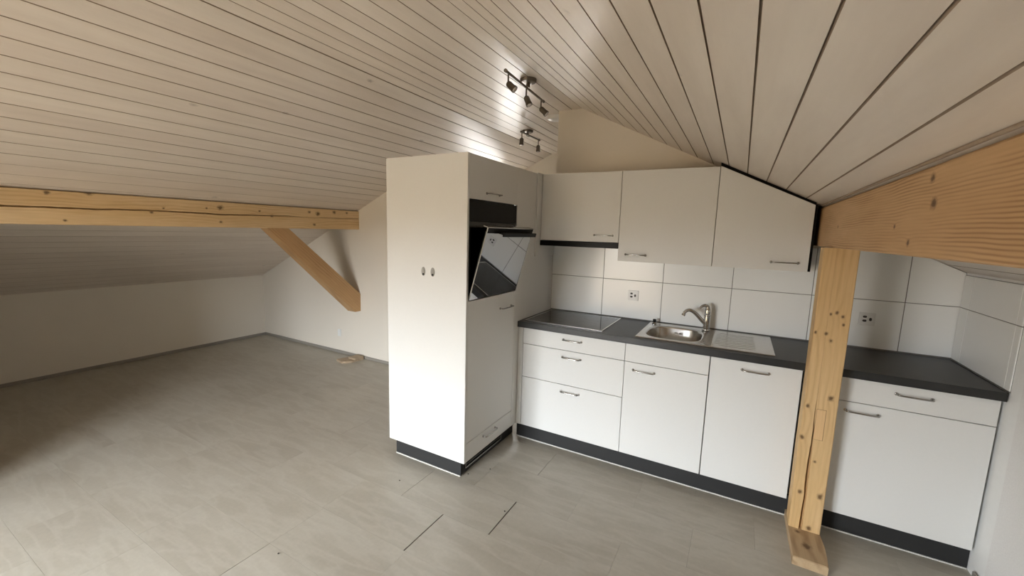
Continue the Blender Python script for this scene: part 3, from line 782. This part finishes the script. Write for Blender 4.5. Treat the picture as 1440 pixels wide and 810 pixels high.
M_w1 = wood('purlin_left_wood', 1, WB, WL, WD, [(-2.45-base.x, a-base.y, b-base.z, r) for a, b, r in kl], 45, .35, (2, 2), 1)
o = obj('roof_beam', bm, M_w1, base=base, smooth=True, ang=25)
tag(o, 'long cracked spruce beam running under the left roof slope', 'beam')
# dark joint above it
# brace: 45 degree timber from the beam down to the gable wall
bm = B()
pl = [(-.905, 1.504), (-.700, 1.504), (.132, .772), (.132, .568), (.052, .568)]
# poly in (y,z)
prism(bm, pl, lambda a, b: (-2.452, a, b), lambda a, b: (-2.575, a, b))
bmesh.ops.bevel(bm, geom=[e for e in bm.edges if abs(e.calc_length()) > .5], offset=.004, segments=2, affect='EDGES')
br_base = Vector((-2.51, .1, .56)); rotm = Matrix.Rotation(math.radians(-41.5), 4, 'X')
dirv = Vector((0, -.83, .75)).normalized()
M_w2 = wood('brace_wood', 1, rgb(190, 152, 108), rgb(204, 168, 124), rgb(150, 110, 72), (), 45, .35, (2, 2), 4)
# turn the mesh so its local y runs along the brace: build rotated, un-rotate with the object
ob = obj('diagonal_brace', bm, M_w2, base=br_base)
a_ = math.atan2(dirv.z, dirv.y); Rm = Matrix.Rotation(a_, 4, 'X'); ob.data.transform(Rm.inverted()); ob.rotation_euler = (a_, 0, 0)
tag(ob, 'slanting spruce brace from the left beam down to the far gable wall', 'beam')
# knots as part of material need object space
# right purlin
base = Vector((1.81, -1.5, 1.5)); bm = B(); st = []
n = 60
for i in range(n+1):
    y = YN+.01+(-.002-YN-.01)*i/n
    xf = 1.735; zb = 1.503
    st.append([(1.885, y, zb), (1.885, y, zc(1.885)-.004), (xf+.004, y, zc(xf)-.010), (xf, y, zc(xf)-.016), (xf, y, zb+.004), (xf+.004, y, zb)])
sweep(bm, st)
kr = [(-1.80, 1.690, .012), (-1.83, 1.628, .014), (-1.57, 1.582, .008), (-1.70, 1.537, .010), (-2.25, 1.575, .012), (-2.3, 1.71, .012), (-.75, 1.6, .008)]
M_w3 = wood('purlin_right_wood', 1, rgb(198, 160, 116), rgb(210, 174, 132), rgb(146, 106, 68), [(1.735-base.x, a-base.y, b-base.z, r) for a, b, r in kr], 115, .6, (2, 2), 2)
tag(obj('roof_beam', bm, M_w3, base=base, smooth=True, ang=25), 'broad spruce beam with strong grain under the right roof slope, carried by the post', 'beam')
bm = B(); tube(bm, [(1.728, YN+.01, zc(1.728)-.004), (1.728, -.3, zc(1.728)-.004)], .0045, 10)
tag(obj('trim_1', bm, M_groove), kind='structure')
# post with crack, inlay and foot
base = Vector((1.7725, -.64, .045))
ck = [(.045, 1.7575, .006), (.16, 1.7585, .0055), (.22, 1.7592, .0045), (.33, 1.757, .006), (.45, 1.757, .0045), (.52, 1.758, .0028), (.62, 1.755, .0018), (.70, 1.754, .0010), (.76, 1.754, .0003), (1.5, 1.754, .0001)]
bm = B(); st = []; n = 110; PX0, PX1, PY0, PY1 = 1.7045, 1.8405, -.69, -.588
for i in range(n+1):
    z = .045+(1.502-.045)*i/n
    qc, w = lerp_tab(ck, z); qc += noise.noise(Vector((z*11, 0, 7)))*.002*(1 if w > .0008 else .2); w = max(w*1.35*(1+.35*noise.noise(Vector((z*30, 1, 0)))), .00005)
    dp = min(.03, w*8); e = .0035
    l = PX0+wob(z, 3)*.4; r = PX1+wob(z, 4)*.4
    st.append([(l, PY1, z), (l, PY0+e, z), (l+e, PY0, z), (qc-w, PY0, z), (qc, PY0+dp, z), (qc+w, PY0, z), (r-e, PY0, z), (r, PY0+e, z), (r, PY1, z)])
sweep(bm, st)
kp = [(1.798, 1.195, .008), (1.822, 1.177, .008), (1.768, 1.088, .008), (1.725, 1.089, .006), (1.789, 1.055, .008), (1.829, 1.139, .006), (1.808, .769, .012), (1.721, .712, .008), (1.713, .543, .010), (1.779, .428, .007), (1.736, .249, .010), (1.820, .251, .013), (1.79, .062, .012), (1.775, 1.185, .006)]
kp = [(x-.012 if z > .9 else x, z, r) for x, z, r in kp]
M_w4 = wood('post_wood', 2, rgb(210, 174, 122), rgb(224, 192, 144), rgb(180, 138, 90), [(a-base.x, PY0-base.y, b-base.z, r) for a, b, r in kp], 50, .28, (0, 0), 5)
post = obj('timber_post', bm, M_w4, base=base, smooth=True, ang=25)
tag(post, 'square spruce post with a long vertical crack standing in front of the worktop', 'post')
bm = B(); box(bm, 1.760, 1.797, PY0-.0015, PY0+.004, .545, .703, bev=.0008)
M_inl = wood('inlay_wood', 2, rgb(218, 180, 130), rgb(228, 192, 145), rgb(190, 146, 96), (), 60, .2, (0, 0), 9)
il = obj('wooden_inlay', bm, M_inl, post); tag(il, 'pale rectangular wooden patch')
bm = B()
for a in ((1.7588, 1.7600, .544, .704), (1.7970, 1.7982, .544, .704)): box(bm, a[0], a[1], PY0-.0004, PY0+.002, a[2], a[3])
for a in ((.5440, .5451), (.7028, .7040)): box(bm, 1.7588, 1.7982, PY0-.0004, PY0+.002, a[0], a[1])
obj('inlay_joint', bm, mat('joint_brown', rgb(90, 58, 30), .9), post)
# foot block
bm = B()
pl = [(1.703, -.535), (1.703, -.70), (1.706, -.80), (1.705, -.925), (1.843, -.928), (1.846, -.86), (1.848, -.78), (1.842, -.70), (1.842, -.535)]
prism(bm, pl, lambda a, b: (a, b, 0.0), lambda a, b: (a, b, .0448))
bmesh.ops.bevel(bm, geom=[e for e in bm.edges if e.verts[0].co.z > .04 and e.verts[1].co.z > .04], offset=.003, segments=2, affect='EDGES')
M_w5 = wood('foot_wood', 1, rgb(184, 158, 124), rgb(200, 176, 142), rgb(138, 108, 76), [(.0, -.10, .04, .02), (-.03, .0, .04, .012)], 40, .5, (0, 2), 12)
tag(obj('foot_block', bm, M_w5, base=(1.7725, -.72, 0)), 'weathered flat wooden block lying on the floor under the timber post', 'block')
# small block under the brace on the far floor
bm = B(); pl = [(-2.60, -.10), (-2.47, -.135), (-2.40, -.05), (-2.385, .10), (-2.50, .12), (-2.56, .03)]
prism(bm, pl, lambda a, b: (a, b, 0), lambda a, b: (a, b, .022)); box(bm, -2.50, -2.385, -.02, .105, .0222, .045, bev=.003)
M_w6 = wood('scrap_wood', 0, rgb(176, 156, 130), rgb(190, 172, 148), rgb(150, 124, 98), (), 40, .4, (1, 2), 15)
tag(obj('wood_offcut', bm, M_w6, base=(-2.48, 0, 0)), 'small brown wooden offcut lying on the floor by the far gable wall', 'block')

# ------------------------------------------------------------------ ceiling spotlights
def spot_head(parent, top, d, L=.062, r=.0185):
    top = Vector(top); d = Vector(d).normalized()
    j = top+Vector((0, 0, -.058))
    bm = B(); tube(bm, [top, j], .005, 10); obj('arm', bm, M_nickel, parent, smooth=True)
    c = j-d*.006
    bm = B(); lathe(bm, [(0, 0), (r*.55, 0), (r*.9, .006), (r, .014), (r, L*.72), (r*1.12, L*.80), (r*1.15, L), (r*.98, L), (r*.95, L-.006), (0, L-.006)], c, d, 22)
    h = obj('lamp_head', bm, M_nickel, parent, smooth=True)
    bm = B(); lathe(bm, [(0, L-.005), (r*.92, L-.005), (r*.75, L+.004), (r*.3, L+.006), (0, L+.006)], c, d, 20); obj('lens', bm, M_lens, h, smooth=True)
def spotlight(disc, p0, p1, heads, label, zt=2.487, bz=2.437):
    t = empty('ceiling_spotlight', (disc[0], disc[1], zt), label, 'lamp', 'ceiling spotlights')
    bm = B(); lathe(bm, [(0, 0), (.052, 0), (.052, -.012), (.046, -.020), (.012, -.022), (.012, bz-zt), (0, bz-zt)], (disc[0], disc[1], zt), n=32); obj('mounting_disc', bm, M_nickel, t, smooth=True)
    a, b = Vector((*p0, bz)), Vector((*p1, bz))
    bm = B(); tube(bm, [a, b], .0075, 12)
    for e in (a, b): lathe(bm, [(0, -.006), (.010, -.006), (.010, .006), (0, .006)], e, (b-a).normalized(), 14)
    m_ = (a+b)/2; tube(bm, [m_, Vector((disc[0], disc[1], bz))], .0075, 10)
    obj('bar', bm, M_nickel, t, smooth=True)
    for (k, d) in heads: spot_head(t, a.lerp(b, k), d)
    return t
spotlight((.09, -.71), (.10, -1.01), (.062, -.42), [(.06, (.85, .1, -.75)), (.5, (.42, .0, -.85)), (.93, (.80, .2, -.75))], 'brushed metal ceiling spotlight bar with three heads, nearer of the two')
spotlight((-.515, .47), (-.49, .30), (-.485, .67), [(.03, (-.06, .0, -1)), (.95, (0, .0, -1))], 'brushed metal ceiling spotlight bar with two heads, farther of the two')
# low white round unit on the ceiling by the partition
t = empty('smoke_detector', (-.085, .13, 2.487), 'flat white round detector on the ceiling beside the partition wall edge', 'detector')
bm = B(); lathe(bm, [(0, 0), (.070, 0), (.070, -.006), (.0, -.006)], (-.085, .13, 2.487), n=32); obj('base_plate', bm, M_outlet, t, smooth=True)
bm = B(); lathe(bm, [(0, -.006), (.066, -.006), (.062, -.024), (.050, -.032), (0, -.034)], (-.085, .13, 2.487), n=32); obj('cover', bm, M_outlet, t, smooth=True)

# ------------------------------------------------------------------ crumbs on the floor
cr = [(-.347, -1.412, 'tiny dark crumb on the floor left of the tall cabinet corner'), (-.029, -1.136, 'tiny dark crumb on the floor right at the tall cabinet corner'),
      (.061, -1.016, 'tiny dark crumb on the floor in front of the vent grille'), (.346, -1.319, 'tiny dark crumb beside the right open floor joint'),
      (-.418, -2.129, 'tiny dark crumb on the floor nearest to the camera')]
for (x, y, lb) in cr:
    bm = B(); bmesh.ops.create_icosphere(bm, subdivisions=2, radius=.0038, matrix=Matrix.Translation((x, y, .0026)) @ Matrix.Diagonal((1.2, .9, .7, 1)))
    for v_ in bm.verts: v_.co += Vector((noise.noise(v_.co*400), noise.noise(v_.co*400+Vector((5, 0, 0))), 0))*.0008
    tag(obj('floor_crumb', bm, M_crumb, base=(x, y, 0)), lb, 'crumb', 'dark crumbs on the floor')

# ------------------------------------------------------------------ light: overcast sky through the two windows
SKY, GROUND, HOR = 1.0, .10, .5
w = bpy.data.worlds.new('World'); SC.world = w; w.use_nodes = True
N, L = w.node_tree.nodes, w.node_tree.links; bg = N['Background']
tc = N.new('ShaderNodeTexCoord'); sp3 = N.new('ShaderNodeSeparateXYZ'); L.new(tc.outputs['Generated'], sp3.inputs[0])
mr = N.new('ShaderNodeMapRange'); mr.inputs['From Min'].default_value = -1; L.new(sp3.outputs['Z'], mr.inputs['Value'])
r = ramp(N, [(0, (.12, .085, .05)), (.485, (.16, .12, .075)), (.51, (.62, .66, .70)), (.60, (.90, .95, 1.0)), (1, (1.0, 1.06, 1.12))])
L.new(mr.outputs[0], r.inputs[0]); L.new(r.outputs[0], bg.inputs['Color']); bg.inputs['Strength'].default_value = 53
def portal(name, W, y, sgn):
    ld = bpy.data.lights.new(name, 'AREA'); ld.shape = 'RECTANGLE'; ld.size = W[1]-W[0]; ld.size_y = W[3]-W[2]
    ld.cycles.is_portal = True
    o = bpy.data.objects.new(name, ld); COL.objects.link(o); o.location = ((W[0]+W[1])/2, y, (W[2]+W[3])/2)
    o.rotation_euler = (sgn*pi/2, 0, 0)
portal('daylight_near', W1, YN-.42, 1)      # shines towards +y
portal('daylight_far', W2, YF+.13, -1)      # shines towards -y

# ------------------------------------------------------------------ camera
cd = bpy.data.cameras.new('Camera'); cam = bpy.data.objects.new('Camera', cd); COL.objects.link(cam)
yaw, pitch, roll, f = .5038, -.1370, .0287, 578.74
F = Vector((-math.sin(yaw)*math.cos(pitch), math.cos(yaw)*math.cos(pitch), math.sin(pitch)))
r0 = Vector((math.cos(yaw), math.sin(yaw), 0)); u0 = r0.cross(F)
Rv = r0*math.cos(roll)+u0*math.sin(roll); Uv = -r0*math.sin(roll)+u0*math.cos(roll)
m = Matrix((Rv, Uv, -F)).transposed().to_4x4(); m.translation = (1.3575, -3.1446, 1.5376)
cam.matrix_world = m; cd.sensor_width = 36; cd.lens = f/1440*36; cd.clip_start = .02
SC.camera = cam
vs = SC.view_settings; vs.view_transform = 'Standard'; vs.look = 'None'; vs.gamma = 1; vs.exposure = .04; vs.use_curve_mapping = False
